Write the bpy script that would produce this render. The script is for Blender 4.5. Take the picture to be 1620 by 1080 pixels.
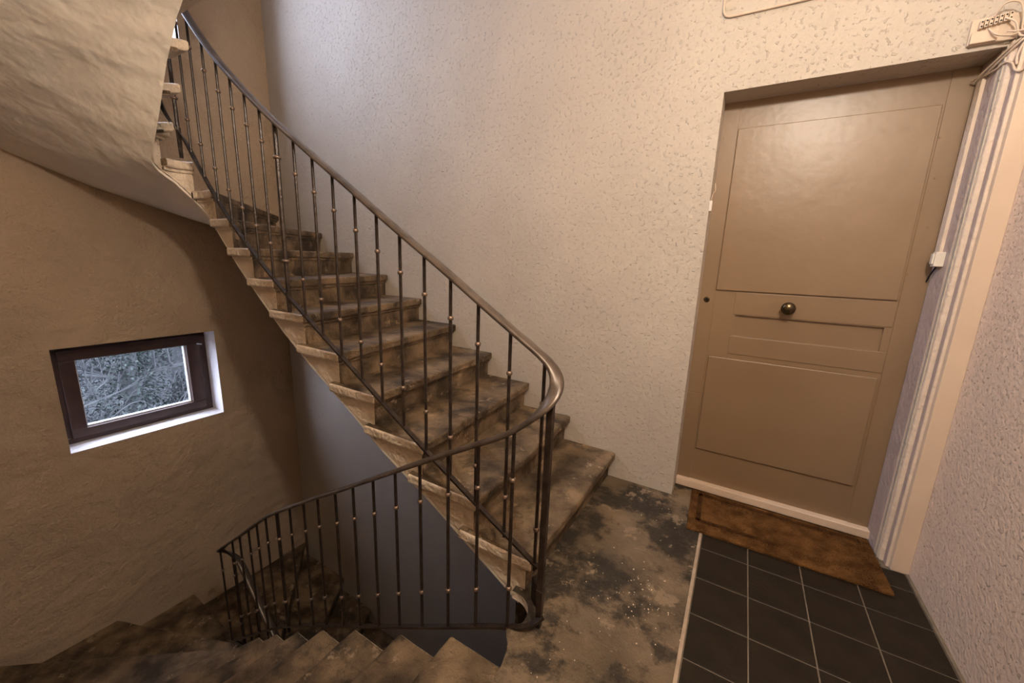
import bpy, bmesh, math, random
from math import pi, sin, cos, sqrt
from mathutils import Vector, Matrix, noise

# ------------------------------------------------------------ clear
for o in list(bpy.data.objects): bpy.data.objects.remove(o)
S = bpy.context.scene
COL = S.collection
random.seed(7)

# ------------------------------------------------------------ camera
H = 1.30
Rw = [[0.8598276610183107, 0.5094690600555694, 0.03372936693559034],
      [0.13200414723830767, -0.15799594884161633, -0.9785766118508681],
      [-0.4932254032992099, 0.8458596556141758, -0.20310131595979322]]   # right, down, forward
cam = bpy.data.cameras.new('camera'); camo = bpy.data.objects.new('camera', cam); COL.objects.link(camo)
m = Matrix.Identity(4)
for i in range(3):
    m[i][0] = Rw[0][i]; m[i][1] = -Rw[1][i]; m[i][2] = -Rw[2][i]
m[0][3], m[1][3], m[2][3] = 0, 0, H
camo.matrix_world = m
cam.sensor_width = 36; cam.lens = 615.387 / 1620 * 36; cam.clip_start = 0.02
S.camera = camo

# ------------------------------------------------------------ world, lights, exposure
W = bpy.data.worlds.new('overcast_sky'); S.world = W; W.use_nodes = True
wb = W.node_tree.nodes['Background']
wb.inputs[0].default_value = (0.74, 0.79, 1.0, 1); wb.inputs[1].default_value = 20.0

def point(name, loc, power, col, rad):
    l = bpy.data.lights.new(name, 'POINT'); l.energy = power; l.color = col; l.shadow_soft_size = rad
    o = bpy.data.objects.new(name, l); o.location = loc; COL.objects.link(o); return o
WARM = (1.0, 0.90, 0.76)
point('landing_lamp', (0.32, 0.30, 2.55), 109, WARM, 0.08)
point('unseen_light_below', (0.32, 0.30, 2.55 - 3.63), 0.15, WARM, 0.09)  # weak unseen point light, one storey under the landing lamp
for nm, z0, z1 in (('window_portal_low', -0.16, 0.6), ('window_portal_high', 2.78, 5.20)):
    l = bpy.data.lights.new(nm, 'AREA'); l.shape = 'RECTANGLE'; l.size = z1 - z0; l.size_y = 1.10
    l.cycles.is_portal = True
    o = bpy.data.objects.new(nm, l); o.location = (-4.32, 1.05, (z0 + z1) / 2); o.rotation_euler = (0, -pi / 2, 0)
    COL.objects.link(o)

S.view_settings.view_transform = 'Standard'; S.view_settings.look = 'None'
S.view_settings.gamma = 1; S.view_settings.use_curve_mapping = False
S.view_settings.exposure = 0.0

# ------------------------------------------------------------ materials
def mat(name, c1, c2=None, scale=3.0, rough=0.8, metal=0.0, bump=None, detail=6, ramp=(0.35, 0.65), coat=0, spec=None, rvar=None):
    M = bpy.data.materials.new(name); M.use_nodes = True
    N = M.node_tree.nodes; L = M.node_tree.links; p = N['Principled BSDF']
    p.inputs['Roughness'].default_value = rough; p.inputs['Metallic'].default_value = metal
    if spec is not None: p.inputs['Specular IOR Level'].default_value = spec
    if coat: p.inputs['Coat Weight'].default_value = coat; p.inputs['Coat Roughness'].default_value = 0.42
    tc = N.new('ShaderNodeTexCoord')
    if c2 is None:
        p.inputs['Base Color'].default_value = (*c1, 1)
    else:
        nz = N.new('ShaderNodeTexNoise'); nz.inputs['Scale'].default_value = scale; nz.inputs['Detail'].default_value = detail
        L.new(tc.outputs['Object'], nz.inputs['Vector'])
        cr = N.new('ShaderNodeValToRGB'); e = cr.color_ramp.elements
        e[0].position, e[1].position = ramp; e[0].color = (*c1, 1); e[1].color = (*c2, 1)
        L.new(nz.outputs['Fac'], cr.inputs['Fac']); L.new(cr.outputs['Color'], p.inputs['Base Color'])
        M['last'] = cr.name
    if bump:
        last = None
        for (kind, sc, dist, lo, hi) in bump:
            if kind == 'noise':
                b = N.new('ShaderNodeTexNoise'); b.inputs['Scale'].default_value = sc; b.inputs['Detail'].default_value = 3
                L.new(tc.outputs['Object'], b.inputs['Vector']); out = b.outputs['Fac']
            elif kind == 'worm':
                b = N.new('ShaderNodeTexNoise'); b.inputs['Scale'].default_value = sc; b.inputs['Detail'].default_value = 4
                b.inputs['Distortion'].default_value = 0.25
                L.new(tc.outputs['Object'], b.inputs['Vector']); out = b.outputs['Fac']
            else:
                b = N.new('ShaderNodeTexVoronoi'); b.inputs['Scale'].default_value = sc
                L.new(tc.outputs['Object'], b.inputs['Vector']); out = b.outputs['Distance']
            mr = N.new('ShaderNodeMapRange'); mr.interpolation_type = 'SMOOTHSTEP'
            mr.inputs['From Min'].default_value = lo; mr.inputs['From Max'].default_value = hi
            L.new(out, mr.inputs['Value'])
            bp = N.new('ShaderNodeBump'); bp.inputs['Strength'].default_value = 1.0; bp.inputs['Distance'].default_value = dist
            L.new(mr.outputs['Result'], bp.inputs['Height'])
            if last: L.new(last.outputs['Normal'], bp.inputs['Normal'])
            last = bp
        L.new(last.outputs['Normal'], p.inputs['Normal'])
    return M

def overlay(M, color, scale, lo, hi, amount=1.0, detail=8, kind='noise'):
    """mix a second colour over the base colour where a noise is high"""
    N = M.node_tree.nodes; L = M.node_tree.links; p = N['Principled BSDF']
    lk = [l for l in L if l.to_socket == p.inputs['Base Color']]
    src = lk[0].from_socket
    tc = [n for n in N if n.type == 'TEX_COORD'][0]
    if kind == 'noise':
        nz = N.new('ShaderNodeTexNoise'); nz.inputs['Detail'].default_value = detail; out = nz.outputs['Fac']
        nz.inputs['Roughness'].default_value = 0.72
    else:
        nz = N.new('ShaderNodeTexVoronoi'); out = nz.outputs['Distance']
    nz.inputs['Scale'].default_value = scale
    L.new(tc.outputs['Object'], nz.inputs['Vector'])
    mr = N.new('ShaderNodeMapRange'); mr.inputs['From Min'].default_value = lo; mr.inputs['From Max'].default_value = hi
    mr.inputs['To Max'].default_value = amount
    L.new(out, mr.inputs['Value'])
    mx = N.new('ShaderNodeMix'); mx.data_type = 'RGBA'
    L.new(mr.outputs['Result'], mx.inputs[0]); L.new(src, mx.inputs[6]); mx.inputs[7].default_value = (*color, 1)
    L.new(mx.outputs[2], p.inputs['Base Color'])
    return M

WALLC = (0.47, 0.415, 0.355); WALLC2 = (0.51, 0.455, 0.39); WALLR_LIT = (0.72, 0.565, 0.455); WALLR2_LIT = (0.77, 0.605, 0.49)  # right wall: same paint, made paler to carry its stronger light
M_stucco = mat('wall_roughcast', WALLC, WALLC2, 2.5, 0.62, bump=[('worm', 56, 0.0025, 0.575, 0.68), ('noise', 38, 0.0016, 0.3, 0.7)])
M_stucco_r = mat('wall_roughcast_coarse_lit', WALLR_LIT, WALLR2_LIT, 2.5, 0.62, bump=[('worm', 72, 0.0036, 0.60, 0.69), ('noise', 70, 0.0014, 0.3, 0.7)])
M_window_wall = mat('wall_plain', (0.42, 0.315, 0.220), (0.50, 0.38, 0.270), 1.4, 0.8, bump=[('noise', 70, 0.0022, 0.3, 0.7), ('noise', 9, 0.010, 0.3, 0.7)])
overlay(M_window_wall, (0.30, 0.22, 0.15), 3.2, 0.56, 0.8, 0.45)
M_soffit = mat('soffit_plaster', (0.86, 0.79, 0.69), (0.90, 0.84, 0.74), 3, 0.7, bump=[('noise', 4.5, 0.012, 0.3, 0.75), ('noise', 13, 0.0022, 0.40, 0.7)])
M_cream = mat('cream_paint', (0.70, 0.58, 0.45), (0.78, 0.66, 0.53), 9, 0.5, bump=[('noise', 35, 0.004, 0.3, 0.7)])
overlay(M_cream, (0.36, 0.26, 0.17), 18, 0.62, 0.74, 0.5)
M_reveal = mat('reveal_white', (0.74, 0.70, 0.70), (0.80, 0.77, 0.77), 6, 0.7, bump=[('noise', 40, 0.002, 0.3, 0.7)])

M_stone = mat('worn_stone', (0.050, 0.034, 0.021), (0.245, 0.168, 0.098), 5.5, 0.6, bump=[('noise', 24, 0.004, 0.35, 0.65), ('noise', 120, 0.0014, 0.3, 0.7)], ramp=(0.38, 0.66), detail=9, spec=0.3)
overlay(M_stone, (0.40, 0.295, 0.195), 9, 0.60, 0.65, 0.7)
overlay(M_stone, (0.040, 0.032, 0.023), 6.3, 0.54, 0.62, 0.62)
overlay(M_stone, (0.60, 0.49, 0.36), 44, 0.72, 0.76, 0.8, 3)
M_concrete = mat('stained_concrete', (0.085, 0.063, 0.041), (0.21, 0.150, 0.094), 3.0, 0.55, bump=[('noise', 22, 0.003, 0.35, 0.65), ('noise', 140, 0.001, 0.3, 0.7)], ramp=(0.36, 0.66), detail=9, spec=0.3)
overlay(M_concrete, (0.026, 0.021, 0.016), 1.9, 0.47, 0.53, 0.88)
overlay(M_concrete, (0.25, 0.185, 0.122), 4.6, 0.585, 0.615, 0.85)
overlay(M_concrete, (0.32, 0.25, 0.175), 17, 0.63, 0.66, 0.7)
overlay(M_concrete, (0.62, 0.53, 0.42), 48, 0.73, 0.76, 0.9, 3)
M_tile = mat('brown_tile', (0.013, 0.0085, 0.005), (0.021, 0.0145, 0.009), 9, 0.5, spec=0.25, bump=[('noise', 60, 0.0006, 0.3, 0.7)])
M_grout = mat('grout', (0.14, 0.11, 0.08), (0.19, 0.15, 0.11), 30, 0.9)
M_strip = mat('edge_strip', (0.34, 0.255, 0.18), (0.42, 0.32, 0.235), 25, 0.7, bump=[('noise', 60, 0.001, 0.3, 0.7)])
M_iron = mat('dark_iron_paint', (0.022, 0.014, 0.011), (0.050, 0.034, 0.025), 30, 0.32, metal=0.3, bump=[('noise', 90, 0.0006, 0.3, 0.7)])
M_rail = mat('worn_handrail', (0.070, 0.051, 0.040), (0.145, 0.112, 0.090), 14, 0.33, metal=0.4)
M_collar = mat('worn_collar', (0.16, 0.11, 0.08), (0.28, 0.20, 0.15), 50, 0.38, metal=0.6)
M_doorp = mat('brown_gloss_door', (0.215, 0.142, 0.082), (0.245, 0.163, 0.096), 2.0, 0.36, bump=[('noise', 40, 0.00015, 0.3, 0.7), ('noise', 5, 0.0010, 0.3, 0.7)], coat=0.25)
M_lilac = mat('lilac_frame_paint', (0.40, 0.315, 0.29), (0.46, 0.37, 0.34), 8, 0.55, bump=[('noise', 40, 0.002, 0.3, 0.7)])
M_trim = mat('cream_trim', (0.62, 0.48, 0.37), (0.66, 0.52, 0.40), 5, 0.5)
M_bead = mat('rough_plaster_bead', (0.64, 0.52, 0.42), (0.70, 0.57, 0.46), 20, 0.7, bump=[('noise', 60, 0.0016, 0.3, 0.7)])
M_knob = mat('aged_brass', (0.075, 0.055, 0.030), (0.14, 0.105, 0.060), 30, 0.25, metal=0.9)
M_dark = mat('black_hole', (0.006, 0.005, 0.004), rough=0.8)
M_mat = mat('coir', (0.105, 0.046, 0.014), (0.22, 0.105, 0.034), 14, 0.95, bump=[('noise', 170, 0.004, 0.3, 0.7)], spec=0.1)
overlay(M_mat, (0.085, 0.036, 0.012), 4.5, 0.52, 0.66, 0.8)
M_mat_in = mat('coir_dark', (0.050, 0.021, 0.007), (0.11, 0.048, 0.015), 30, 0.95, bump=[('noise', 170, 0.004, 0.3, 0.7)], spec=0.1)
M_white = mat('white_plastic', (0.72, 0.66, 0.58), rough=0.45)
M_wire = mat('painted_cable', (0.58, 0.46, 0.36), (0.64, 0.52, 0.41), 20, 0.5)
M_winframe = mat('dark_brown_window_frame', (0.040, 0.020, 0.016), (0.060, 0.030, 0.023), 12, 0.4)
M_gasket = mat('light_gasket', (0.55, 0.56, 0.60), rough=0.5)
M_bark = mat('pale_bark', (0.016, 0.018, 0.019), (0.045, 0.048, 0.050), 12, 0.9)
M_twig = mat('pale_twig', (0.020, 0.022, 0.024), (0.050, 0.054, 0.056), 6, 0.9)
M_leaf = mat('ivy_leaf', (0.006, 0.013, 0.010), (0.020, 0.032, 0.027), 9, 0.6)
M_leaf2 = mat('grey_hedge_leaf', (0.009, 0.011, 0.012), (0.030, 0.034, 0.036), 6, 0.7)
M_ground = mat('leaf_litter', (0.016, 0.018, 0.019), (0.045, 0.048, 0.051), 6, 0.95)
M_patch = mat('bright_patch', (0.05, 0.053, 0.056), (0.12, 0.125, 0.13), 5, 0.9)
M_out = mat('outside_render', (0.3, 0.28, 0.26), (0.34, 0.32, 0.3), 4, 0.9)
M_glass = bpy.data.materials.new('clear_glass'); M_glass.use_nodes = True
_n = M_glass.node_tree; _n.nodes.clear()
_o = _n.nodes.new('ShaderNodeOutputMaterial'); _t = _n.nodes.new('ShaderNodeBsdfTransparent'); _g = _n.nodes.new('ShaderNodeBsdfGlossy')
_t.inputs[0].default_value = (0.93, 0.95, 0.96, 1); _g.inputs['Roughness'].default_value = 0.03
_m = _n.nodes.new('ShaderNodeMixShader')
_m.inputs[0].default_value = 0.05; _n.links.new(_t.outputs[0], _m.inputs[1]); _n.links.new(_g.outputs[0], _m.inputs[2]); _n.links.new(_m.outputs[0], _o.inputs[0])

# ------------------------------------------------------------ helpers
def obj(name, verts, faces, mats, parent=None, midx=None, smooth=False, bevel=0, kind=None, label=None, cat=None, group=None, segs=2):
    me = bpy.data.meshes.new(name); me.from_pydata([tuple(v) for v in verts], [], faces)
    if not isinstance(mats, (list, tuple)): mats = [mats]
    for mm in mats: me.materials.append(mm)
    if midx: me.polygons.foreach_set('material_index', midx)
    if smooth: me.polygons.foreach_set('use_smooth', [True] * len(me.polygons))
    me.validate(); me.update()
    o = bpy.data.objects.new(name, me); COL.objects.link(o)
    if parent: o.parent = parent
    if bevel:
        b = o.modifiers.new('bevel', 'BEVEL'); b.width = bevel; b.segments = segs; b.limit_method = 'ANGLE'; b.angle_limit = 0.7
    tag(o, label, cat, group, kind)
    return o
def tag(o, label=None, cat=None, group=None, kind=None):
    if label: o['label'] = label
    if cat: o['category'] = cat
    if group: o['group'] = group
    if kind: o['kind'] = kind
    return o
def empty(name, loc=(0, 0, 0), **k):
    o = bpy.data.objects.new(name, None); o.location = loc; o.empty_display_size = 0.1; COL.objects.link(o); return tag(o, **k)
class MB:
    def __init__(s): s.v = []; s.f = []; s.m = []
    def add(s, v, f, mi=0):
        n = len(s.v); s.v += [Vector(x) for x in v]; s.f += [tuple(i + n for i in q) for q in f]; s.m += [mi] * len(f)
    def box(s, a, b, mi=0):
        x0, y0, z0 = a; x1, y1, z1 = b
        v = [(x0, y0, z0), (x1, y0, z0), (x1, y1, z0), (x0, y1, z0), (x0, y0, z1), (x1, y0, z1), (x1, y1, z1), (x0, y1, z1)]
        s.add(v, [(3, 2, 1, 0), (4, 5, 6, 7), (0, 1, 5, 4), (1, 2, 6, 5), (2, 3, 7, 6), (3, 0, 4, 7)], mi)
    def prism(s, poly, z0, z1, mi=0, side=None):
        """vertical prism from a plan polygon (counter-clockwise)"""
        n = len(poly); v = [(x, y, z0) for x, y in poly] + [(x, y, z1) for x, y in poly]
        s.add(v, [tuple(range(n))[::-1], tuple(range(n, 2 * n))], mi)
        k = len(s.v) - 2 * n
        for i in range(n):
            j = (i + 1) % n; s.f.append((k + i, k + j, k + n + j, k + n + i)); s.m.append(mi if side is None else side)
    def lathe(s, base, axis, prof, n=12, mi=0):
        a = Vector(axis).normalized(); u = a.orthogonal().normalized(); w = a.cross(u); base = Vector(base); v = []; f = []
        for (r, h) in prof:
            for i in range(n):
                t = 2 * pi * i / n; v.append(base + a * h + (u * cos(t) + w * sin(t)) * r)
        for k in range(len(prof) - 1):
            for i in range(n):
                j = (i + 1) % n; f.append((k * n + i, k * n + j, (k + 1) * n + j, (k + 1) * n + i))
        f.append(tuple(range(n))[::-1]); f.append(tuple(range((len(prof) - 1) * n, len(prof) * n)))
        s.add(v, f, mi)
    def tube(s, pts, r, n=8, mi=0):
        pts = [Vector(p) for p in pts]; v = []; f = []; rr = r if isinstance(r, (list, tuple)) else [r] * len(pts)
        up = None
        for i, p in enumerate(pts):
            t = (pts[min(i + 1, len(pts) - 1)] - pts[max(i - 1, 0)]).normalized()
            if up is None: up = t.orthogonal().normalized()
            up = (up - t * up.dot(t)).normalized(); w = t.cross(up)
            for k in range(n):
                a = 2 * pi * k / n; v.append(p + (up * cos(a) + w * sin(a)) * rr[i])
        for i in range(len(pts) - 1):
            for k in range(n):
                j = (k + 1) % n; f.append((i * n + k, i * n + j, (i + 1) * n + j, (i + 1) * n + k))
        f.append(tuple(range(n))[::-1]); f.append(tuple(range((len(pts) - 1) * n, len(pts) * n)))
        s.add(v, f, mi)
    def build(s, name, mats, parent=None, **k):
        return obj(name, s.v, s.f, mats, parent, s.m if isinstance(mats, (list, tuple)) else None, **k)

def smooth_curve(P, n=6):
    P = [Vector(p) for p in P]; out = []
    for i in range(len(P) - 1):
        p0 = P[max(i - 1, 0)]; p1 = P[i]; p2 = P[i + 1]; p3 = P[min(i + 2, len(P) - 1)]
        for k in range(n):
            t = k / n
            out.append(0.5 * ((2 * p1) + (p2 - p0) * t + (2 * p0 - 5 * p1 + 4 * p2 - p3) * t * t + (3 * p1 - p0 - 3 * p2 + p3) * t ** 3))
    return out + [P[-1]]
def interp(xs, ys, x):
    if x <= xs[0]: return ys[0] + (x - xs[0]) * (ys[1] - ys[0]) / (xs[1] - xs[0])
    for i in range(len(xs) - 1):
        if x <= xs[i + 1]: return ys[i] + (x - xs[i]) * (ys[i + 1] - ys[i]) / (xs[i + 1] - xs[i])
    return ys[-1] + (x - xs[-1]) * (ys[-1] - ys[-2]) / (xs[-1] - xs[-2])

# ------------------------------------------------------------ shared dimensions
YW = 2.25      # door wall
XL = -4.0      # window wall
YB = -0.25     # wall behind
XR = 0.795     # right wall
ST = 3.63      # storey height
RI = 0.165
CY = 1.085; RE = 0.0825; CX0 = -0.617; CX1 = -2.90    # stair eye: centre line, half width, ends
BOT, TOP = -4.6, 6.2

# ------------------------------------------------------------ walls
def wall_plane(name, axis, pos, thick, u0, u1, holes, m, m_hole, z0=BOT, z1=TOP):
    """wall at axis=pos growing to pos+thick; u runs along the other axis; holes (u0,u1,z0,z1)"""
    us = sorted({u0, u1} | {h[i] for h in holes for i in (0, 1)}); zs = sorted({z0, z1} | {h[i] for h in holes for i in (2, 3)})
    mb = MB()
    def P(u, z, d): return (pos + d, u, z) if axis == 'x' else (u, pos + d, z)
    for i in range(len(us) - 1):
        for j in range(len(zs) - 1):
            a, b, c, e = us[i], us[i + 1], zs[j], zs[j + 1]
            if any(h[0] <= a and b <= h[1] and h[2] <= c and e <= h[3] for h in holes): continue
            for d in (0, thick): mb.add([P(a, c, d), P(b, c, d), P(b, e, d), P(a, e, d)], [(0, 1, 2, 3)], 0)
    for h in holes:
        for (p, q) in (((h[0], h[2]), (h[1], h[2])), ((h[1], h[2]), (h[1], h[3])), ((h[1], h[3]), (h[0], h[3])), ((h[0], h[3]), (h[0], h[2]))):
            mb.add([P(*p, 0), P(*q, 0), P(*q, thick), P(*p, thick)], [(0, 1, 2, 3)], 1)
    for (p, q) in (((u0, z0), (u1, z0)), ((u1, z0), (u1, z1)), ((u1, z1), (u0, z1)), ((u0, z1), (u0, z0))):
        mb.add([P(*p, 0), P(*q, 0), P(*q, thick), P(*p, thick)], [(0, 1, 2, 3)], 0)
    o = mb.build(name, [m, m_hole], kind='structure')
    bm = bmesh.new(); bm.from_mesh(o.data); bmesh.ops.remove_doubles(bm, verts=bm.verts, dist=1e-5); bmesh.ops.recalc_face_normals(bm, faces=bm.faces); bm.to_mesh(o.data); bm.free()
    return o
WIN = [(0.623, 1.590, -0.165, 0.600), (0.520, 1.600, 2.78, 5.20)]
wall_plane('wall_left', 'x', XL, -0.30, YB - 0.25, YW + 0.3, WIN, M_window_wall, M_reveal)
wall_plane('wall_front', 'y', YW, 0.30, XL - 0.3, XR + 0.2, [(-0.200, 0.700, -0.20, 2.112)], M_stucco, M_stucco)
wall_plane('wall_right', 'x', XR, 0.20, YB - 0.25, YW, [], M_stucco_r, M_stucco_r)
wall_plane('wall_back', 'y', YB, -0.25, XL, XR, [], M_window_wall, M_window_wall)
mb = MB(); mb.box((XL - 0.3, YB - 0.25, TOP), (XR + 0.2, YW + 0.3, TOP + 0.15)); mb.build('ceiling', M_soffit, kind='structure')
mb = MB(); mb.box((XL - 0.3, YB - 0.25, BOT - 0.15), (XR + 0.2, YW + 0.3, BOT)); mb.build('floor_below', M_concrete, kind='structure')
mb = MB(); mb.box((-0.4, YW + 0.30, -0.2), (0.9, YW + 0.34, 2.4)); mb.build('wall_behind_door', M_dark, kind='structure')

# ------------------------------------------------------------ landings
def arc(a0, a1, n=14, r=RE, cx=CX0): return [(cx + r * cos(a0 + (a1 - a0) * i / n), CY + r * sin(a0 + (a1 - a0) * i / n)) for i in range(n + 1)]
def landing_poly(x1, g=0.0):
    p = [(x1, YB), (x1, YW), (-0.640, YW), (-0.640, CY + RE + g)]
    p += arc(pi / 2, -pi / 2 + 0.55, r=RE + g) + [(-0.548 + g, 0.985 - g), (-0.530 + g, 0.945), (-0.519 + g, 0.89), (-0.517 + g, YB)]
    return p[::-1]
mb = MB(); mb.prism(landing_poly(-0.028), -0.035, 0.0, 0, side=1); mb.prism(landing_poly(-0.028, 0.035), -0.20, -0.035, 0)
# rest of the slab under the tiles and into the door recess
mb.box((-0.028, YB, -0.20), (XR, YW, -0.008)); mb.box((-0.20, YW, -0.20), (0.70, 2.55, -0.008)); mb.box((-0.20, YW, -0.008), (-0.028, 2.40, 0.0))
floor = mb.build('floor', [M_concrete, M_cream], kind='structure')
# loose flakes of plaster and paint on the concrete
fl = MB()
for (x, y, r) in [(-0.075, 0.94, .007), (-0.075, 1.09, .006), (-0.13, 0.95, .004), (-0.25, 1.55, .004), (-0.22, 1.62, .003), (-0.16, 1.48, .004), (-0.3, 1.34, .003)] + [(random.uniform(-.45, -.05), random.uniform(.85, 2.1), random.uniform(.0012, .003)) for _ in range(45)] + [(random.gauss(-.22, .07), random.gauss(1.42, .10), random.uniform(.0010, .0035)) for _ in range(45)]:
    n = 5; a = random.random() * 6
    fl.prism([(x + r * random.uniform(.6, 1.2) * cos(a + 2 * pi * i / n), y + r * random.uniform(.6, 1.2) * sin(a + 2 * pi * i / n)) for i in range(n)], 0.0, 0.0012)
fl.build('plaster_flakes', mat('flake', (0.62, 0.52, 0.40), rough=0.8), floor, kind='stuff')
# tiles
gx = [-0.014, 0.181, 0.382, 0.584, XR - 0.012]; gy = [1.859 + 0.2045 * i for i in range(-10, 3)]
gy = [YB + 0.003] + [g for g in gy if g > YB + 0.02] + [2.365]
mb = MB(); mb.box((-0.016, YB, -0.008), (XR, YW, -0.0025)); mb.box((-0.016, YW, -0.008), (0.70, 2.375, -0.0025)); mb.build('grout_bed', M_grout, floor)
mb = MB(); mb.box((-0.028, YB, -0.008), (-0.016, 2.02, 0.003)); mb.build('edge_strip', M_strip, floor, bevel=0.001)
mb = MB(); mb.box((XR - 0.012, YB, -0.0025), (XR, 2.19, 0.005)); mb.build('wall_joint', M_grout, floor, bevel=0.002)
cache = {}
for i in range(4):
    for j in range(len(gy) - 1):
        x0, x1, y0, y1 = gx[i] + .0025, gx[i + 1] - .0025, gy[j] + .0025, gy[j + 1] - .0025
        if i == 3 and y1 > 2.18: y1 = 2.178
        if i == 3 and y0 > 2.18: continue
        key = (round(x1 - x0, 3), round(y1 - y0, 3))
        if key not in cache:
            t = MB(); t.box((0, 0, -0.006), (x1 - x0, y1 - y0, 0.0)); o = t.build('tile', M_tile, floor, bevel=0.0012, segs=1); cache[key] = o.data
        else:
            o = bpy.data.objects.new('tile', cache[key]); COL.objects.link(o); o.parent = floor
            b = o.modifiers.new('bevel', 'BEVEL'); b.width = 0.0012; b.segments = 1
        o.location = (x0, y0, random.uniform(0, 0.0006))
# the landing above (hidden) and the one below, which the eye of the stair looks down on
for k, z in (('ceiling_landing', ST), ('floor_landing_below', -ST)):
    mb = MB(); mb.prism(landing_poly(XR), z - 0.20, z, 0, side=1); mb.build(k, [M_soffit if z > 0 else M_concrete, M_cream], kind='structure')

# ------------------------------------------------------------ stair geometry
# path along the eye (s = distance from x=-0.617 on the door-wall side) and along the walls
LS = CX0 - CX1; LA = pi * RE
def eye(s, off=0.0):
    r = RE + off
    if s <= LS: return Vector((CX0 - s, CY + r))
    if s <= LS + LA:
        a = pi / 2 + (s - LS) / RE; return Vector((CX1 + r * cos(a), CY + r * sin(a)))
    return Vector((CX1 + (s - LS - LA), CY - r))
def eye_s(x, side): return (CX0 - x) if side > 0 else (LS + LA + x - CX1)
LW = -XL; LB = YW - YB
def wallp(s):
    # the treads end a hair short of the plaster
    p = wall_edge(s); return Vector((max(p.x, XL + .002), min(max(p.y, YB + .002), YW - .002)))
def wall_edge(s):
    if s <= LW: return Vector((-s, YW))
    if s <= LW + LB: return Vector((XL, YW - (s - LW)))
    return Vector((XL + (s - LW - LB), YB))
inn_x = [-.563, -.822, -1.114, -1.42, -1.671, -1.94, -2.188, -2.396, -2.596, -2.763]
low_x = [-2.80, -2.60, -2.42, -2.19, -1.946, -1.696, -1.422, -1.108, -.82, -.52]
S_IN_LO = [eye_s(x, 1) for x in inn_x] + [LS + 0.022, LS + 0.125] + [eye_s(x, -1) for x in low_x]
up_x = [-2.845, -2.700, -2.570, -2.40, -2.12, -1.83, -1.50, -1.15, -.83, -.52]
S_IN_UP = [eye_s(x, 1) for x in inn_x] + [LS + 0.022, LS + 0.125] + [eye_s(x, -1) for x in up_x]
S_IN = S_IN_UP
out_a = [.543, .852, 1.161, 1.469, 1.794, 2.131, 2.5, 2.909, 3.33, 4.0]
def souts(y11, y12, y13):
    return out_a + [LW + YW - y11, LW + YW - y12, LW + YW - y13] + [LW + LB + LW - x for x in (3.35, 2.909, 2.5, 2.131, 1.794, 1.469, 1.161, .852, .543)]
S_OUT_UP = out_a + [LW + YW - y for y in (1.53, 0.96, 0.57, 0.08)] + [LW + LB + LW - x for x in (3.45, 2.95, 2.5, 2.131, 1.78, 1.43, 1.0, .543)]; S_OUT_LO = souts(1.178, 0.68, 0.10)
KS = list(range(1, 23))
def thick_at(kk, v):
    # soffit depth below the nosing line: deeper at the eye than at the wall
    return 0.275 + (0.255 - 0.275) * v + 0.015 * sin(pi * v)
OVERHANG = True
def over(s, off):
    # on the far side of the eye the slabs overhang the masonry more
    t = min(1.0, max(0.0, (s - LS - 0.10) / (LA - 0.06)))
    if not OVERHANG: return off
    return off + 0.006 * t if off > 0.025 else off - (0.042 if off < 0.01 else 0.020) * t
def stair_pt(SO, kk, v, off, inner_f=None, outer_f=None):
    si = interp(KS, S_IN, kk if inner_f is None else inner_f); so = interp(KS, SO, kk if outer_f is None else outer_f)
    a = eye(si, over(si, off)); b = wallp(so); return a.lerp(b, v)

def loft(SO, ka, kb_in, kb_out, ka_out, top, bot, off, mnum=8, nnum=5, jitter=0.0, mats=(0, 1), z0=0.0, seed=0):
    """solid between step lines ka and kb; returns MB"""
    # list of parameters (inner, outer), corner inserted
    T = [i / nnum for i in range(nnum + 1)]
    for cs in (LW, LW + LB):
        so0 = interp(KS, SO, ka_out); so1 = interp(KS, SO, kb_out)
        if so0 + 1e-4 < cs < so1 - 1e-4:
            # find t with outer arc = cs
            lo, hi = 0.0, 1.0
            for _ in range(40):
                mid = (lo + hi) / 2
                if interp(KS, SO, ka_out + (kb_out - ka_out) * mid) < cs: lo = mid
                else: hi = mid
            T.append(lo)
    T = sorted(T); n = len(T); mb = MB(); V = []; rnd = random.Random(seed)
    for lay in (0, 1):
        for i, t in enumerate(T):
            ki = ka + (kb_in - ka) * t; ko = ka_out + (kb_out - ka_out) * t
            a = eye(interp(KS, S_IN, ki), over(interp(KS, S_IN, ki), off)); b = wallp(interp(KS, SO, ko))
            for j in range(mnum + 1):
                v = j / mnum; p = a.lerp(b, v); kk = ki + (ko - ki) * v
                z = (bot(kk, v) if lay == 0 else top(kk, v)) + z0
                if jitter and i == 0 and 0 < j < mnum:
                    q = noise.noise(Vector((p.x * 7, p.y * 7, seed))) * jitter; d = (b - a).normalized(); p = p + Vector((-d.y, d.x)) * q
                if jitter and lay == 1 and 0 < j < mnum:
                    z -= max(0, 0.55 * jitter * (1 - abs(v - 0.45) * 2) * (1 - t) + jitter * 0.3 * noise.noise(Vector((p.x * 6, p.y * 6, seed + 5))))
                V.append((p.x, p.y, z))
    w = mnum + 1; N = n * w; F = []; Mi = []
    def q(a, b, c, d, m): F.append((a, b, c, d)); Mi.append(m)
    for i in range(n - 1):
        for j in range(mnum):
            a = i * w + j; q(a, a + 1, a + w + 1, a + w, mats[1]); a += N; q(a, a + w, a + w + 1, a + 1, mats[0])
        a = i * w; q(a, a + w, a + w + N, a + N, mats[1]); a = i * w + mnum; q(a, a + N, a + w + N, a + w, mats[0])
    for j in range(mnum):
        q(j, j + N, j + 1 + N, j + 1, mats[0]); a = (n - 1) * w + j; q(a, a + 1, a + 1 + N, a + N, mats[0])
    mb.v = [Vector(x) for x in V]; mb.f = F; mb.m = Mi
    return mb

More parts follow.
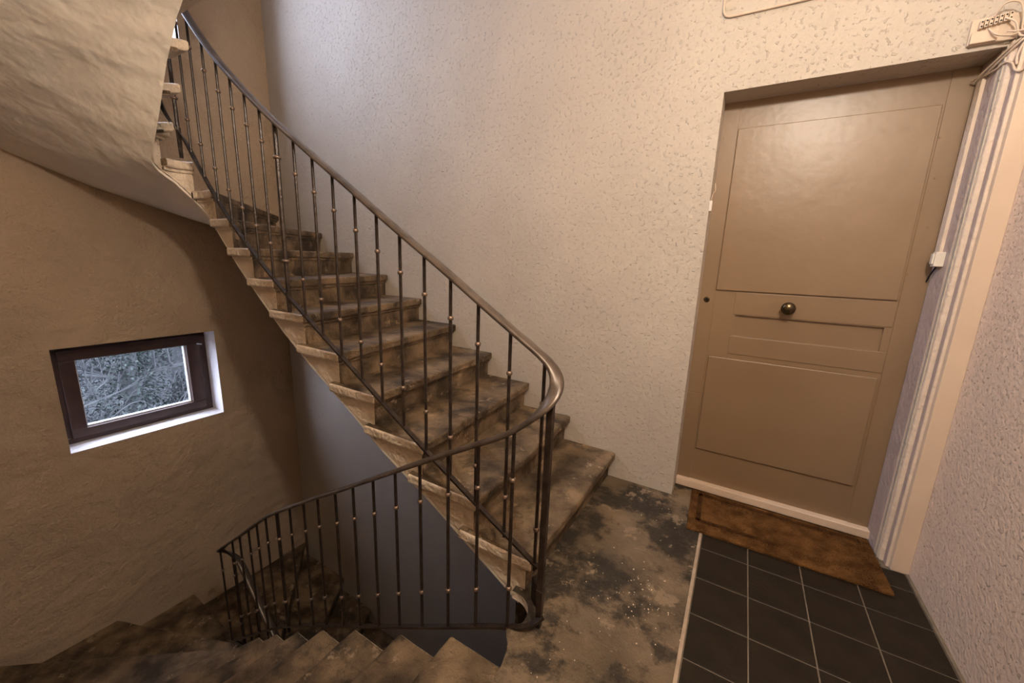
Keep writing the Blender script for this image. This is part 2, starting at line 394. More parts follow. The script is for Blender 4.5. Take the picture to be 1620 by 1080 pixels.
def going(SL, k):
    return max(0.05, interp(KS, SL, k + 1) - interp(KS, SL, k)) if k < 22 else 0.3
def build_flight(name, label, SO, z0, k0, k1):
    root = empty(name, tuple([-1.0, 1.6, z0]) , label=label, cat='staircase')
    off0 = Vector((-1.0, 1.6, z0))
    def fin(mb, nm, par, **kw):
        mb.v = [v - off0 for v in mb.v]; return mb.build(nm, [M_stone, M_cream], par, **kw)
    for k in range(k0, k1 + 1):
        z = RI * k
        gi, go = going(S_IN, k), going(SO, k)
        # riser block
        fi, fo = 0.036 / gi, 0.036 / go
        gin, gon = going(S_IN, min(k + 1, 21)), going(SO, min(k + 1, 21))
        top = lambda kk, v: z - 0.048
        line = lambda kk, v: RI * kk - thick_at(kk, v)
        bot = lambda kk, v: min(z - 0.060, max(line(kk, v) + 0.006, -1e9))
        ka = k + fi; ka_o = k + fo
        kbi = k + 1 + min(0.085 / gin, 0.22); kbo = k + 1 + min(0.085 / gon, 0.12)
        bd = loft(SO, ka, kbi, kbo, ka_o, top, bot, 0.032, z0=z0, seed=k)
        st = fin(bd, 'step', root)
        # cove moulding under the nosing
        cv = loft(SO, k + 0.020 / gi, k + 1 + min(0.095 / gin, .24), k + 1 + min(0.095 / gon, .12), k + 0.020 / go, lambda kk, v: z - 0.046, lambda kk, v: z - 0.066, 0.020, z0=z0, seed=k)
        fin(cv, 'cove_moulding', st, bevel=0.005, segs=2)
        # tread slab with rounded nosing
        sl = loft(SO, k, k + 1 + min(0.11 / gin, .34), k + 1 + min(0.11 / gon, .13), k, lambda kk, v: z, lambda kk, v: z - 0.048, 0.0, mnum=14, nnum=4, jitter=0.006, z0=z0, seed=k + 31)
        if k >= 12 and OVERHANG:
            for q_, f_ in enumerate(sl.f):
                if sum(1 for i_ in f_ if (i_ % 15) <= 2) == 4: sl.m[q_] = 1
        fin(sl, 'tread_slab', st, bevel=0.011, segs=3)
    # plaster soffit: one smooth winding sheet
    V = []; F = []; n = 0; mm = 12; ts = []
    kk = k0 + 0.25
    while kk <= k1 + 0.8: ts.append(kk); kk += 0.16
    # insert the corner of the room
    for cs in (LW, LW + LB):
        for q in range(len(ts) - 1):
            a, b = interp(KS, SO, ts[q]), interp(KS, SO, ts[q + 1])
            if a < cs < b: ts.insert(q + 1, ts[q] + (ts[q + 1] - ts[q]) * (cs - a) / (b - a)); break
    for lay in (0, 1):
        for kk in ts:
            for j in range(mm + 1):
                v = j / mm; p = stair_pt(SO, kk, v, 0.034)
                zz = RI * kk - thick_at(kk, v) - (0.016 if lay == 0 else 0.0)
                zz += 0.006 * noise.noise(Vector((p.x * 4, p.y * 4, 3)))
                V.append(Vector((p.x, p.y, zz + z0)) - off0)
    w = mm + 1; N = len(ts) * w
    for i in range(len(ts) - 1):
        for j in range(mm):
            a = i * w + j; F.append((a, a + 1, a + w + 1, a + w)); a += N; F.append((a, a + w, a + w + 1, a + 1))
        a = i * w; F.append((a, a + w, a + w + N, a + N)); a = i * w + mm; F.append((a, a + N, a + w + N, a + w))
    for j in range(mm):
        F.append((j, j + N, j + 1 + N, j + 1)); a = (len(ts) - 1) * w + j; F.append((a, a + 1, a + 1 + N, a + N))
    so = obj('soffit', V, F, M_soffit, root, smooth=True); 
    e = so.modifiers.new('split', 'EDGE_SPLIT'); e.split_angle = 0.8
    return root
up_flight = build_flight('upper_staircase', 'worn stone winding stairs rising along the wall from the landing and turning overhead', S_OUT_UP, 0.0, 1, 20)
S_IN = S_IN_LO; OVERHANG = False
lo_flight = build_flight('lower_staircase', 'dark stone winding stairs going down from the landing below the small window', S_OUT_LO, -ST, 1, 21)

# ------------------------------------------------------------ railing
RR = 0.055; RX0 = -0.519; RX1 = -2.90; RL = RX0 - RX1; RA = pi * RR; PER = 2 * RL + 2 * RA
def rail_xy(s):
    """plan point and unit tangent of the railing line; s=0 at x=RX0 on the door-wall side"""
    s = s % PER
    if s <= RL: return Vector((RX0 - s, CY + RR)), Vector((-1, 0))
    s -= RL
    if s <= RA: a = pi / 2 + s / RR; return Vector((RX1 + RR * cos(a), CY + RR * sin(a))), Vector((-sin(a), cos(a)))
    s -= RA
    if s <= RL: return Vector((RX1 + s, CY - RR)), Vector((1, 0))
    s -= RL
    a = -pi / 2 + s / RR; return Vector((RX0 + RR * cos(a), CY + RR * sin(a))), Vector((-sin(a), cos(a)))
ups = [(-.535, .978), (-.671, 1.062), (-.809, 1.148), (-.937, 1.231), (-1.067, 1.311), (-1.196, 1.389), (-1.326, 1.470), (-1.456, 1.554), (-1.595, 1.640),
       (-1.729, 1.724), (-1.862, 1.810), (-1.999, 1.896), (-2.121, 1.981), (-2.243, 2.070), (-2.364, 2.163), (-2.487, 2.262), (-2.613, 2.383), (-2.746, 2.520)]
lws = [(-2.70, -.594), (-2.588, -.510), (-2.459, -.409), (-2.347, -.318), (-2.233, -.229), (-2.101, -.144), (-1.965, -.059), (-1.828, .020), (-1.700, .100), (-1.553, .180),
       (-1.418, .260), (-1.278, .342), (-1.139, .424), (-1.000, .505), (-.857, .588), (-.721, .665), (-.580, .742)]
us_ = [RX0 - x for x, z in ups]; uz_ = [z for x, z in ups]
ls_ = [RL + RA + (x - RX1) for x, z in lws]; lz_ = [z + ST for x, z in lws]
AS = us_ + [RL] + [RL + RA] + ls_ + [PER - RA, PER]; AZ = uz_ + [2.70] + [2.885] + lz_ + [0.800 + ST, .978 + ST]
def rail_z(s):
    n = math.floor(s / PER); t = s - n * PER; z = interp(AS, AZ, t) + n * ST
    if n == 0 and t > RL: z += 0.13 * min(1, (t - RL) / (RA * 1.5)) * min(1, (PER - t) / 1.0)
    return z
def sweep(fz, s0, s1, prof, ds=0.012):
    mb = MB(); n = max(2, int((s1 - s0) / ds)); sv = [s0 + (s1 - s0) * i / n for i in range(n + 1)]
    V = []; F = []; k = len(prof)
    zs = [fz(s) for s in sv]
    for _ in range(24): zs = [zs[0]] + [(zs[i - 1] + 2 * zs[i] + zs[i + 1]) / 4 for i in range(1, len(zs) - 1)] + [zs[-1]]
    P = [Vector((*rail_xy(s)[0], z)) for s, z in zip(sv, zs)]
    for _ in range(8): P = [P[0]] + [(P[i - 1] + 2 * P[i] + P[i + 1]) / 4 for i in range(1, len(P) - 1)] + [P[-1]]
    for i, s in enumerate(sv):
        t = (P[min(i + 1, len(P) - 1)] - P[max(i - 1, 0)]).normalized(); h = (P[min(i + 3, len(P) - 1)] - P[max(i - 3, 0)]).to_2d().normalized(); side = Vector((h.y, -h.x, 0)); up = side.cross(t)
        if up.z < 0: up = -up
        for (a, b) in prof: V.append(P[i] + side * a + up * b)
    for i in range(len(sv) - 1):
        for j in range(k):
            j2 = (j + 1) % k; F.append((i * k + j, i * k + j2, (i + 1) * k + j2, (i + 1) * k + j))
    F.append(tuple(range(k))[::-1]); F.append(tuple(range((len(sv) - 1) * k, len(sv) * k)))
    mb.add(V, F); return mb
rail = empty('stair_railing', (-0.48, CY, 0), label='black wrought iron stair railing with collared balusters around the stairwell', cat='railing')
RO = Vector((-0.48, CY, 0))
def rb(mb, nm, m, par=rail, **k): mb.v = [v - RO for v in mb.v]; return mb.build(nm, m, par, **k)
hp = [(-.023, .003), (-.020, .0), (.020, .0), (.023, .003), (.023, .010), (.019, .0145), (.008, .0165), (-.008, .0165), (-.019, .0145), (-.023, .010)]
rb(sweep(rail_z, -PER * 0.93, PER * 0.80, hp), 'handrail', M_rail, smooth=True)
fb = [(-.010, -.005), (.010, -.005), (.010, .005), (-.010, .005)]
BO = 0.815; BL = 0.765
rb(sweep(lambda s: rail_z(s) - BO + 0.035 * max(0, 1 - s / .5), 0.0, PER * 0.80, fb), 'bottom_bar', M_iron)
def low_bar(s):
    z = rail_z(min(s, -RA)) - BL + 0.018 * max(0, 1 + (s + RA) / .4) if s > -RA - .4 else rail_z(s) - BL
    if s > -RA - .05: t = (s + RA + .05) / (RA * .5 + .05); z0 = rail_z(-RA - .05) - BL + .016; z = z0 + (0.052 - z0) * t
    return z
rb(sweep(low_bar, -PER * 0.93, -RA * 0.5, fb, 0.02), 'bottom_bar', M_iron)
# balusters: four kinds (thin or thick, long on the way up, shorter on the way down)
def baluster_proto(r, L):
    mb = MB(); mb.lathe((0, 0, -L + 0.002), (0, 0, 1), [(r, 0), (r, L)], 8)
    b = obj('baluster', mb.v, mb.f, M_iron, rail)
    mb = MB(); mb.lathe((0, 0, -0.0085), (0, 0, 1), [(r, 0), (r * 1.55, .0025), (r * 1.8, .0085), (r * 1.55, .0145), (r, .017)], 10)
    return [b, obj('collar', mb.v, mb.f, M_collar, b, smooth=True), False]
protos = {('thin', 1): baluster_proto(.0066, BO), ('thick', 1): baluster_proto(.0105, BO), ('thin', 0): baluster_proto(.0066, BL), ('thick', 0): baluster_proto(.0100, BL)}
def add_bal(s, kind='thin', foot=0.0):
    upp = 1 if s >= -0.01 else 0; L = BO if upp else BL
    pr = protos[(kind, upp)]; xy, _ = rail_xy(s); z = rail_z(s)
    if not pr[2]: o, c1 = pr[0], pr[1]; pr[2] = True
    else:
        o = pr[0].copy(); COL.objects.link(o); o.parent = rail; c1 = pr[1].copy(); COL.objects.link(c1); c1.parent = o
    o.location = Vector((xy.x, xy.y, z + 0.004)) - RO
    c2 = pr[1].copy(); COL.objects.link(c2); c2.parent = o
    c1.location = (0, 0, -0.155 if upp else -.164); c2.location = (0, 0, -0.64 if upp else -.590)
    if kind == 'thick': o['label'] = 'thicker baluster whose foot reaches down into the tread'
    if foot:
        f = MB(); f.add([(-.008, -.011, -L + .02), (.008, -.011, -L + .02), (.008, .011, -L + .02), (-.008, .011, -L + .02), (-.005, -.008, -L - foot), (.005, -.008, -L - foot), (.005, .008, -L - foot), (-.005, .008, -L - foot)],
                        [(0, 1, 2, 3), (7, 6, 5, 4), (0, 4, 5, 1), (1, 5, 6, 2), (2, 6, 7, 3), (3, 7, 4, 0)])
        f.build('foot_spike', M_iron, o)
for i, (x, z) in enumerate(ups):
    add_bal(RX0 - x, 'thick' if abs(x + 1.999) < .01 else 'thin', 0.085 if abs(x + 1.999) < .01 else 0)
    if x < -0.6: add_bal(RX0 - x - PER, 'thin')
for i, (x, z) in enumerate(lws):
    tk = abs(x + 2.101) < .01
    add_bal(RL + RA + (x - RX1) - PER, 'thick' if tk else 'thin', 0.05 if tk else 0)
    if x < -0.9: add_bal(RL + RA + (x - RX1), 'thin')
for q in (RL - 0.03, RL + RA * 0.30, RL + RA * 0.98):
    for n in (0, -1): add_bal(q + n * PER, 'thick' if (q == RL + RA * .30) else 'thin', 0.145 if q == RL + RA * .30 else 0)
# newel post on the landing with the bracket that ties it to the first step
mb = MB(); zt = rail_z(-RA * 0.5) + 0.004
mb.prism([(-.491, 1.074), (-.469, 1.074), (-.469, 1.096), (-.491, 1.096)], 0.16, zt)
mb.add([(-.493, 1.072, .16), (-.467, 1.072, .16), (-.467, 1.098, .16), (-.493, 1.098, .16), (-.489, 1.074, .0), (-.471, 1.074, .0), (-.471, 1.094, .0), (-.489, 1.094, .0)],
       [(0, 1, 2, 3), (7, 6, 5, 4), (0, 4, 5, 1), (1, 5, 6, 2), (2, 6, 7, 3), (3, 7, 4, 0)])
rb(mb, 'newel_post', M_iron, bevel=0.002)
mb = MB(); mb.prism([(-.532, 1.118), (-.486, 1.082), (-.477, 1.094), (-.523, 1.130)], 0.062, 0.158)
rb(mb, 'newel_bracket', M_iron)

# ------------------------------------------------------------ door
YD = 2.405
def K(x, z): return (x * 1.0256, H + (z - H) * 1.0256)
door = empty('door_1', (0.25, YD, 0.06), kind='structure')
DO = Vector((0.25, YD, 0.06))
def db(mb, nm, m, par=door, **k): mb.v = [v - (DO if par == door else Vector((0, 0, 0))) for v in mb.v]; return mb.build(nm, m, par, **k)
dx0, dx1, dz0, dz1 = -0.235, 0.694, 0.055, 2.135
rx0, rx1, rz0, rz1 = -0.017, 0.584, 0.943, 1.055
mb = MB()
for (a, b, c, d) in ((dx0, dx1, dz0, rz0), (dx0, dx1, rz1, dz1), (dx0, rx0, rz0, rz1), (rx1, dx1, rz0, rz1)):
    mb.box((a, YD, c), (b, YD + 0.04, d))
leaf = db(mb, 'leaf', M_doorp)
mb = MB(); mb.box((rx0, YD + 0.013, rz0), (rx1, YD + 0.028, rz1)); db(mb, 'recessed_panel', M_doorp)
# stile and rail boards, a few millimetres proud with hairline joints
def board(nm, x0, x1, z0, z1, t=0.004, bv=0.0015, par=door):
    mb = MB(); mb.box((x0, YD - t, z0), (x1, YD, z1)); return db(mb, nm, M_doorp, par, bevel=bv)
board('stile', dx0, -0.128, 0.592, dz1, .003)
board('stile', dx0, -0.128, dz0, 0.587, .0045)
board('stile', 0.612, dx1, dz0, dz1, .003)
board('lock_rail', -0.030, 0.611, 1.060, 1.176, .003)
board('middle_rail', -0.030, 0.611, 0.842, 0.941, .003)
board('raised_panel', -0.126, 0.604, 1.183, 1.985, .010, .003)
board('raised_panel', -0.118, 0.600, 0.256, 0.815, .010, .003)
mb = MB(); x, z = 0.206, 1.113
mb.lathe((x, YD - .003, z), (0, -1, 0), [(.024, 0), (.024, .003), (.020, .006), (.009, .008), (.009, .020), (.016, .024), (.0275, .030), (.0315, .040), (.029, .050), (.020, .058), (.006, .061)], 24)
db(mb, 'door_knob', M_knob, smooth=True)
mb = MB(); mb.lathe((-0.166, YD - .003, 1.127), (0, -1, 0), [(.0155, 0), (.0155, .002), (.011, .005), (.0075, .005), (.0055, .001)], 20); kh = db(mb, 'lock_escutcheon', M_knob)
mb = MB(); mb.lathe((-0.166 - DO.x, YD - .0045 - DO.y, 1.127 - DO.z), (0, -1, 0), [(.0065, 0), (.0055, .001)], 14); mb.build('keyhole', M_dark, kh)
for (x, z) in [(0.617, 1.86), (0.632, 1.70), (0.648, 1.50), (.62, 1.30), (0.286, 1.42), (.653, .30), (.645, .42), (-.19, 1.95)]:
    mb = MB(); mb.lathe((x, YD - .004, z), (0, -1, 0), [(.004, 0), (.003, .0012)], 8); db(mb, 'nail_head', M_doorp)
mb = MB(); mb.box((-0.199, 2.365, 0.012), (0.699, 2.43, 0.056)); db(mb, 'threshold', M_trim, bevel=0.004)
mb = MB(); mb.box((-0.199, 2.375, -0.005), (0.699, 2.43, 0.012)); db(mb, 'threshold_gap', M_concrete)
# right jamb: frame, plaster bead, batten and casing at the corner
def strip(nm, m, poly, z0, z1, **k):
    mb = MB(); mb.prism(poly, z0, z1); return mb.build(nm, m, kind='structure', **k)
strip('trim_1', M_lilac, [(.690, 2.398), (.700, 2.290), (.90, 2.290), (.90, 2.398)], 0.0, 2.110, bevel=.002)
strip('trim_2', M_bead, [(.700, 2.290), (.698, 2.280), (.706, 2.236), (.716, 2.232), (.90, 2.232), (.90, 2.290)], 0.0, 2.125, bevel=.004)
strip('trim_6', M_bead, [(.681, 2.385), (.684, 2.345), (.700, 2.345), (.700, 2.385)], 1.395, 2.062, bevel=.002)
strip('trim_3', M_lilac, [(.719, 2.2495), (.722, 2.210), (.795, 2.210), (.795, 2.2495)], 0.0, 3.40, bevel=.0015)
strip('trim_4', M_bead, [(.724, 2.210), (.7215, 2.207), (.7225, 2.201), (.728, 2.199), (.795, 2.199), (.795, 2.210)], 0.0, 3.40, bevel=.001)
strip('trim_5', M_trim, [(.731, 2.200), (.734, 2.180), (.795, 2.180), (.795, 2.200)], 0.0, 3.40, bevel=.002)

# ------------------------------------------------------------ windows
def window(idx, y0, y1, z0, z1, gy0, gy1, gz0, gz1):
    w = empty('window_%d' % idx, (XL - 0.2, (y0 + y1) / 2, z0), kind='structure'); O = Vector(w.location)
    def b(mb, nm, m, **k): mb.v = [v - O for v in mb.v]; return mb.build(nm, m, w, **k)
    xf = XL - 0.200
    def ring(a0, a1, c0, c1, b0, b1, e0, e1, xa, xb):
        mb = MB()
        mb.box((xa, a0, c0), (xb, a1, e0)); mb.box((xa, a0, e1), (xb, a1, c1)); mb.box((xa, a0, e0), (xb, b0, e1)); mb.box((xa, b1, e0), (xb, a1, e1)); return mb
    my0, my1, mz0, mz1 = y0 + .062, y1 - .062, z0 + .045, z1 - .055
    b(ring(y0, y1, z0, z1, my0, my1, mz0, mz1, xf - .07, xf), 'window_frame', M_winframe, bevel=.003)
    b(ring(my0 - .008, my1 + .008, mz0 - .008, mz1 + .008, gy0, gy1, gz0, gz1, xf - .06, xf + .022), 'sash', M_winframe, bevel=.005)
    b(ring(gy0 - .002, gy1 + .002, gz0 - .002, gz1 + .002, gy0 + .009, gy1 - .009, gz0 + .009, gz1 - .009, xf - .05, xf - .012), 'glazing_bead', M_gasket)
    mb = MB(); mb.box((xf - .040, gy0, gz0), (xf - .034, gy1, gz1)); b(mb, 'pane', M_glass)
    mb = MB(); yc = (y0 + y1) / 2; mb.box((xf + .022, yc - .03, z1 - .088), (xf + .030, yc + .03, z1 - .074)); mb.box((xf + .030, yc - .014, z1 - .086), (xf + .05, yc + .050, z1 - .078)); b(mb, 'window_handle', M_winframe, bevel=.002)
    mb = MB(); mb.lathe((xf + .02, y1 - .07, z1 - .13), (1, .35, 0), [(.006, 0), (.006, .05)], 8); b(mb, 'stay_bolt', M_gasket)
window(1, 0.623, 1.590, -0.165, 0.600, 0.762, 1.438, -0.060, 0.470)
window(2, 0.520, 1.600, 2.78, 5.20, 0.585, 1.550, 2.845, 5.13)

# ------------------------------------------------------------ door mat
mt = empty('door_mat', (0.32, 2.17, 0), label='worn brown coir mat lying before the closed door', cat='door mat')
MO = Vector((0.32, 2.17, 0)); q = [(-.088, 1.968), (.700, 1.985), (.690, 2.360), (-.105, 2.360)]
mb = MB(); mb.prism(q, 0.0006, 0.014); mb.v = [v - MO for v in mb.v]; mb.build('mat_base', M_mat, mt, bevel=.003)
def mq(u, v): a = Vector(q[0]).lerp(Vector(q[1]), u); b = Vector(q[3]).lerp(Vector(q[2]), u); return a.lerp(b, v)
for (u0, u1, v0, v1) in ((.045, .075, .22, .92), (.045, .52, .19, .26), (.05, .95, .86, .93)):
    mb = MB(); mb.prism([mq(u0, v0)[:], mq(u1, v0)[:], mq(u1, v1)[:], mq(u0, v1)[:]], 0.0135, 0.0150); mb.v = [v - MO for v in mb.v]; mb.build('woven_border', M_mat_in, mt)
V = []; F = []; FM = []; rnd = random.Random(3)
for _ in range(15000):
    u, v = rnd.random(), rnd.random()
    a = Vector(q[0]).lerp(Vector(q[1]), u); b = Vector(q[3]).lerp(Vector(q[2]), u); p = a.lerp(b, v)
    if p.y > 2.25 and p.x > .69: continue
    an = rnd.random() * 6.28; l = rnd.uniform(.003, .007); dx, dy = cos(an) * .0016, sin(an) * .0016
    k = len(V); V += [(p.x - dx - MO.x, p.y - dy - MO.y, .013), (p.x + dx - MO.x, p.y + dy - MO.y, .013), (p.x + rnd.uniform(-.004, .004) - MO.x, p.y + rnd.uniform(-.004, .004) - MO.y, .013 + l)]
    F.append((k, k + 1, k + 2)); FM.append(1 if (0.055 < u < .10 or .80 < v < .93 or 0.13 < v < .22) and u > .055 and u < .95 and rnd.random() < .75 else 0)
obj('coir_pile', V, F, [M_mat, M_mat_in], mt, FM, kind='stuff')

# ------------------------------------------------------------ small fittings
def place(mb, o3, nm, m, par, **k): mb.v = [v - Vector(o3) for v in mb.v]; return mb.build(nm, m, par, **k)
c = empty('contact_sensor', (-0.196, 2.25, 1.60), label='small white contact sensor on the plain edge of the doorway beside the keyhole stile', cat='sensor')
mb = MB(); mb.box((-.2015, 2.247, 1.575), (-.188, 2.265, 1.625)); place(mb, (-.196, 2.25, 1.60), 'housing', M_white, c, bevel=.002)
mb = MB(); mb.tube(smooth_curve([(-.197, 2.26, 1.625), (-.192, 2.27, 1.66), (-.186, 2.30, 1.68), (-.192, 2.33, 1.72)]), .0015, 6); place(mb, (-.196, 2.25, 1.60), 'thin_wire', M_wire, c)
c = empty('latch_box', (0.695, 2.345, 1.37), label='white plastic magnet box fixed on the lilac door jamb at shoulder height', cat='sensor')
mb = MB(); mb.box((.668, 2.316, 1.335), (.699, 2.352, 1.395)); place(mb, (.695, 2.345, 1.37), 'housing', M_white, c, bevel=.003)
mb = MB(); mb.box((.662, 2.322, 1.345), (.668, 2.346, 1.388)); place(mb, (.695, 2.345, 1.37), 'cover', M_white, c, bevel=.002)
mb = MB(); mb.tube(smooth_curve([(.690, 2.352, 1.34), (.684, 2.38, 1.30), (.682, 2.396, 1.27)]), .003, 6); place(mb, (.695, 2.345, 1.37), 'cable_tail', M_dark, c)

mb = MB(); mb.tube(smooth_curve([(-.246, 2.243, 2.95), (-.246, 2.243, 2.60), (-.246, 2.243, 2.475), (-.240, 2.243, 2.440), (-.218, 2.243, 2.424), (-.15, 2.243, 2.421), (0.1, 2.243, 2.417), (.40, 2.243, 2.418), (.60, 2.243, 2.42)], 8), .0048, 8)
mb.build('wall_cable', M_wire, label='cream painted cable bending across the roughcast wall high above the door', cat='cable', smooth=True)

jb = empty('junction_box', (.655, 2.24, 2.17), label='open cream junction box with loose terminals above the door corner', cat='junction box'); JO = (.655, 2.24, 2.17)
mb = MB(); mb.box((.590, 2.236, 2.128), (.712, 2.2495, 2.212)); place(mb, JO, 'back_plate', M_wire, jb, bevel=.002)
mb = MB(); mb.box((.592, 2.222, 2.128), (.660, 2.236, 2.166)); place(mb, JO, 'lower_cover', M_wire, jb, bevel=.003)
for i in range(7):
    x = .612 + i * .0115; z = 2.186 + 0.002 * i
    mb = MB(); mb.box((x - .005, 2.220, z - .012), (x + .004, 2.236, z + .014)); t = place(mb, JO, 'terminal', M_wire, jb, bevel=.0015)
    for dz in (-.006, .008):
        mb = MB(); mb.lathe((x - JO[0], 2.2205 - JO[1], z + dz - JO[2]), (0, -1, 0), [(.0028, 0), (.0028, .0012)], 8); mb.build('screw_hole', M_dark, t)
for i, P in enumerate([[(.640, 2.225, 2.205), (.655, 2.205, 2.235), (.690, 2.205, 2.228), (.708, 2.210, 2.185), (.712, 2.205, 2.140), (.735, 2.178, 2.128)],
                       [(.632, 2.222, 2.170), (.650, 2.205, 2.140), (.685, 2.205, 2.130), (.712, 2.205, 2.135), (.74, 2.178, 2.120)],
                       [(.668, 2.222, 2.195), (.690, 2.205, 2.170), (.704, 2.206, 2.135), (.716, 2.203, 2.12), (.745, 2.178, 2.112)],
                       [(.680, 2.22, 2.15), (.700, 2.206, 2.140), (.725, 2.190, 2.134), (.76, 2.178, 2.130)]]):
    mb = MB(); mb.tube(smooth_curve(P, 7), .0033, 8); place(mb, JO, 'wire', M_wire, jb, smooth=True)
cb = empty('cable_bundle', (.70, 2.22, 2.10), label='loose painted cables fanning out over the top of the door jamb', cat='cable'); BO3 = (.70, 2.22, 2.10)
for i, P in enumerate([[(.725, 2.205, 2.125), (.705, 2.225, 2.105), (.685, 2.285, 2.075), (.672, 2.345, 2.055), (.668, 2.385, 2.052)],
                       [(.730, 2.198, 2.125), (.712, 2.215, 2.100), (.694, 2.270, 2.072), (.686, 2.32, 2.055), (.684, 2.37, 2.045)],
                       [(.735, 2.192, 2.122), (.722, 2.203, 2.095), (.715, 2.205, 2.060), (.718, 2.200, 2.030)],
                       [(.686, 2.34, 2.052), (.694, 2.28, 2.050), (.702, 2.24, 2.056), (.712, 2.215, 2.040), (.718, 2.203, 2.015), (.728, 2.188, 2.005), (.736, 2.174, 2.018)]]):
    mb = MB(); mb.tube(smooth_curve(P, 7), .0036, 8); place(mb, BO3, 'wire', M_wire, cb, smooth=True)

# ------------------------------------------------------------ outside the window
def gz(x, y): return -2.3 + max(0, (-5.5 - x)) * 0.18 + 0.15 * noise.noise(Vector((x * .4, y * .4, 0)))
V = []; F = []; n = 50
for i in range(n + 1):
    for j in range(n + 1):
        x = -4.45 - 30 * (i / n) ** 1.5; y = -14 + 36 * j / n; V.append((x, y, gz(x, y)))
for i in range(n):
    for j in range(n): a = i * (n + 1) + j; F.append((a, a + 1, a + n + 2, a + n + 1))
obj('ground', V, F, M_ground, kind='structure', smooth=True)
def branch(mb, p, d, r, l, depth, rnd):
    pts = [p]; dd = d.normalized()
    for i in range(5):
        dd = (dd + Vector((rnd.uniform(-.22, .22), rnd.uniform(-.25, .25), rnd.uniform(-.12, .18)))).normalized(); pts.append(pts[-1] + dd * l / 5)
    mb.tube(pts, [r * (1 - .5 * i / 5) for i in range(6)], 5)
    if depth:
        for _ in range(3 + depth):
            k = rnd.randint(1, 5); nd = (dd + Vector((rnd.uniform(-.8, .8), rnd.uniform(-1.1, 1.1), rnd.uniform(-.35, .8)))).normalized()
            branch(mb, pts[k], nd, r * .5, l * .62, depth - 1, rnd)
def leaves(pts, size, n, spread, rnd):
    V = []; F = []
    for _ in range(n):
        p = Vector(rnd.choice(pts)) + Vector((rnd.gauss(0, spread), rnd.gauss(0, spread), rnd.gauss(0, spread * 1.2)))
        a = Vector((rnd.uniform(-1, 1), rnd.uniform(-1, 1), rnd.uniform(-1, 1))).normalized() * size * rnd.uniform(.6, 1.3); b = a.orthogonal().normalized() * size * .75
        k = len(V); V += [p - a, p + b * .8, p + a, p - b * .8]; F.append((k, k + 1, k + 2, k + 3))
    return V, F
def tree(label, x, y, h, r, lean, ivy, seed, grp='garden trees behind the window'):
    rnd = random.Random(seed); root = empty('garden_tree', (x, y, gz(x, y)), label=label, cat='tree', group=grp); mb = MB()
    pts = [Vector((0, lean * t * h, t * h)) + Vector((0.05 * sin(t * 9 + seed), .06 * cos(t * 7 + seed), 0)) for t in [i / 8 for i in range(9)]]
    mb.tube(pts, [r * (1 - .5 * i / 8) for i in range(9)], 9); mb.build('trunk', M_bark, root, smooth=True)
    mb = MB()
    for k in range(2, 9):
        for _ in range(3): branch(mb, pts[k], Vector((rnd.uniform(-.6, .6), rnd.uniform(-1, 1), rnd.uniform(.0, .7))), r * .30, h * .26, 2, rnd)
    mb.build('branches', M_twig, root, kind='stuff')
    if ivy:
        V, F = leaves([p for p in pts for _ in (0,)] + [(pts[i] + pts[i + 1]) / 2 for i in range(8)], .030, ivy * 2, .22, rnd); obj('ivy', V, F, M_leaf, root, kind='stuff')
tree('pale bare tree at the near end of the garden window view', -7.4, 1.05, 4.2, .055, .16, 0, 1)
tree('ivy covered tree trunk in the middle of the garden window view', -7.9, 2.05, 5.0, .13, -.02, 3400, 2)
tree('slim bare tree beside the ivy covered trunk in the garden', -9.0, 2.9, 5.0, .10, .03, 500, 4)
tree('grey tree at the far end of the garden window view', -8.6, 3.5, 4.5, .12, .05, 900, 5)
tree('thin bare tree far back in the garden', -12.5, 3.2, 6, .12, -.05, 1200, 6)
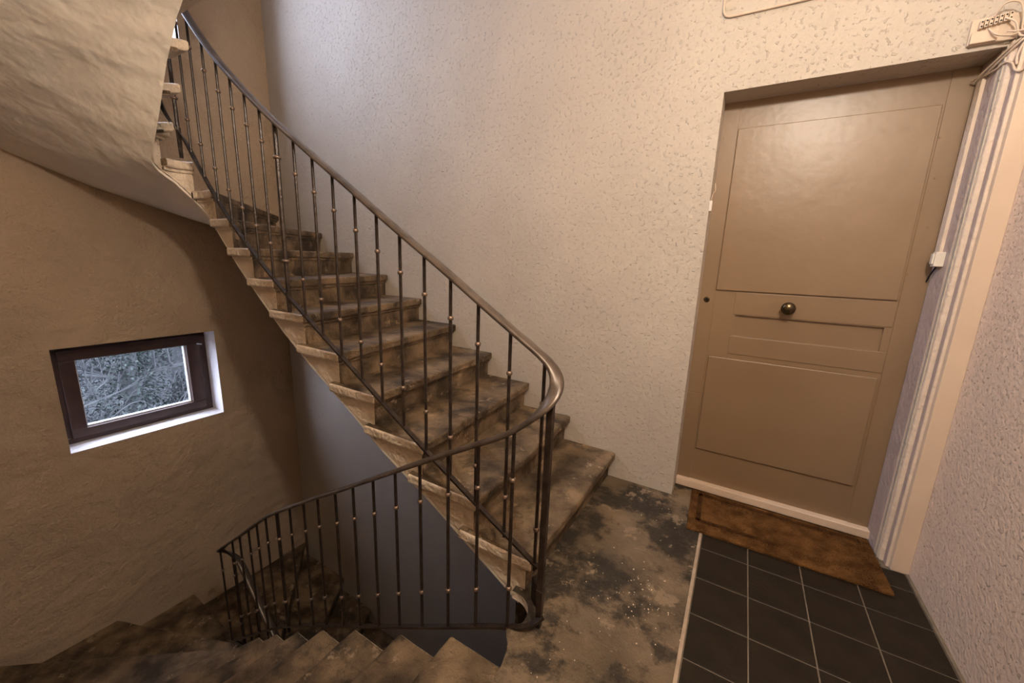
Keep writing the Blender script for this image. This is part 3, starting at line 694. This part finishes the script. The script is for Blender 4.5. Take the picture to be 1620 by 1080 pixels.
for (x, y, sc, lb) in ((-8.3, 2.15, .22, 'blob added for the bright patch at the foot of the ivy covered garden tree'), (-9.6, 3.45, .26, 'largest blob added for a bright patch, at the far right of the garden view'), (-9.4, 2.3, .16, 'smallest blob added for a bright patch, far behind the ivy covered garden tree')):  # added pale blobs standing in for unidentified bright patches outside
    rnd = random.Random(int(x * 10)); bm = bmesh.new(); bmesh.ops.create_icosphere(bm, subdivisions=3, radius=sc)
    for v in bm.verts: v.co *= 1 + .45 * noise.noise(v.co * 5 + Vector((x, y, 0))); v.co.z *= 1.5
    me = bpy.data.meshes.new('bright_patch'); bm.to_mesh(me); bm.free(); me.materials.append(M_patch); o = bpy.data.objects.new('bright_patch', me); COL.objects.link(o)
    o.location = (x, y, gz(x, y) + sc * 1.1); tag(o, lb, 'added blob', 'added bright patches on the garden slope')
# bramble stems and hedge
rnd = random.Random(11); mb = MB()
for i in range(150):
    x = rnd.uniform(-8.6, -5.8); y = rnd.uniform(.5, 3.4); z = gz(x, y); a = rnd.uniform(-1, 1); l = rnd.uniform(.5, 1.3)
    mb.tube(smooth_curve([(x, y, z), (x + .1, y + a * .15, z + l * .6), (x + .2, y + a * .5, z + l * .95), (x + .25, y + a * .95, z + l * .8)], 4), .007, 4)
mb.build('bramble_stems', M_twig, label='arching pale bramble stems seen low through the small window', cat='brambles', kind='stuff')
for nm, x, y, s in (('dense grey hedge closing off the garden behind the trees', -11.5, 3.0, 1.7),):
    pts = [(x + rnd.uniform(-1.0, 1.0), y + rnd.uniform(-6, 6), gz(x, y) + rnd.uniform(0, 2.7)) for _ in range(500)]
    V, F = leaves(pts, .045, 52000, .20, rnd)
    obj('hedge', V, F, M_leaf2, kind='stuff', label=nm, cat='hedge')
rnd = random.Random(21)
pts = [(rnd.uniform(-9.5, -6.2), rnd.uniform(0.4, 4.0), 0) for _ in range(130)]; pts = [(x, y, gz(x, y) + rnd.uniform(0, .75)) for x, y, _ in pts]
V, F = leaves(pts, .024, 16000, .14, rnd)
obj('undergrowth', V, F, M_leaf2, kind='stuff', label='low grey undergrowth below the garden trees outside the window', cat='bushes')
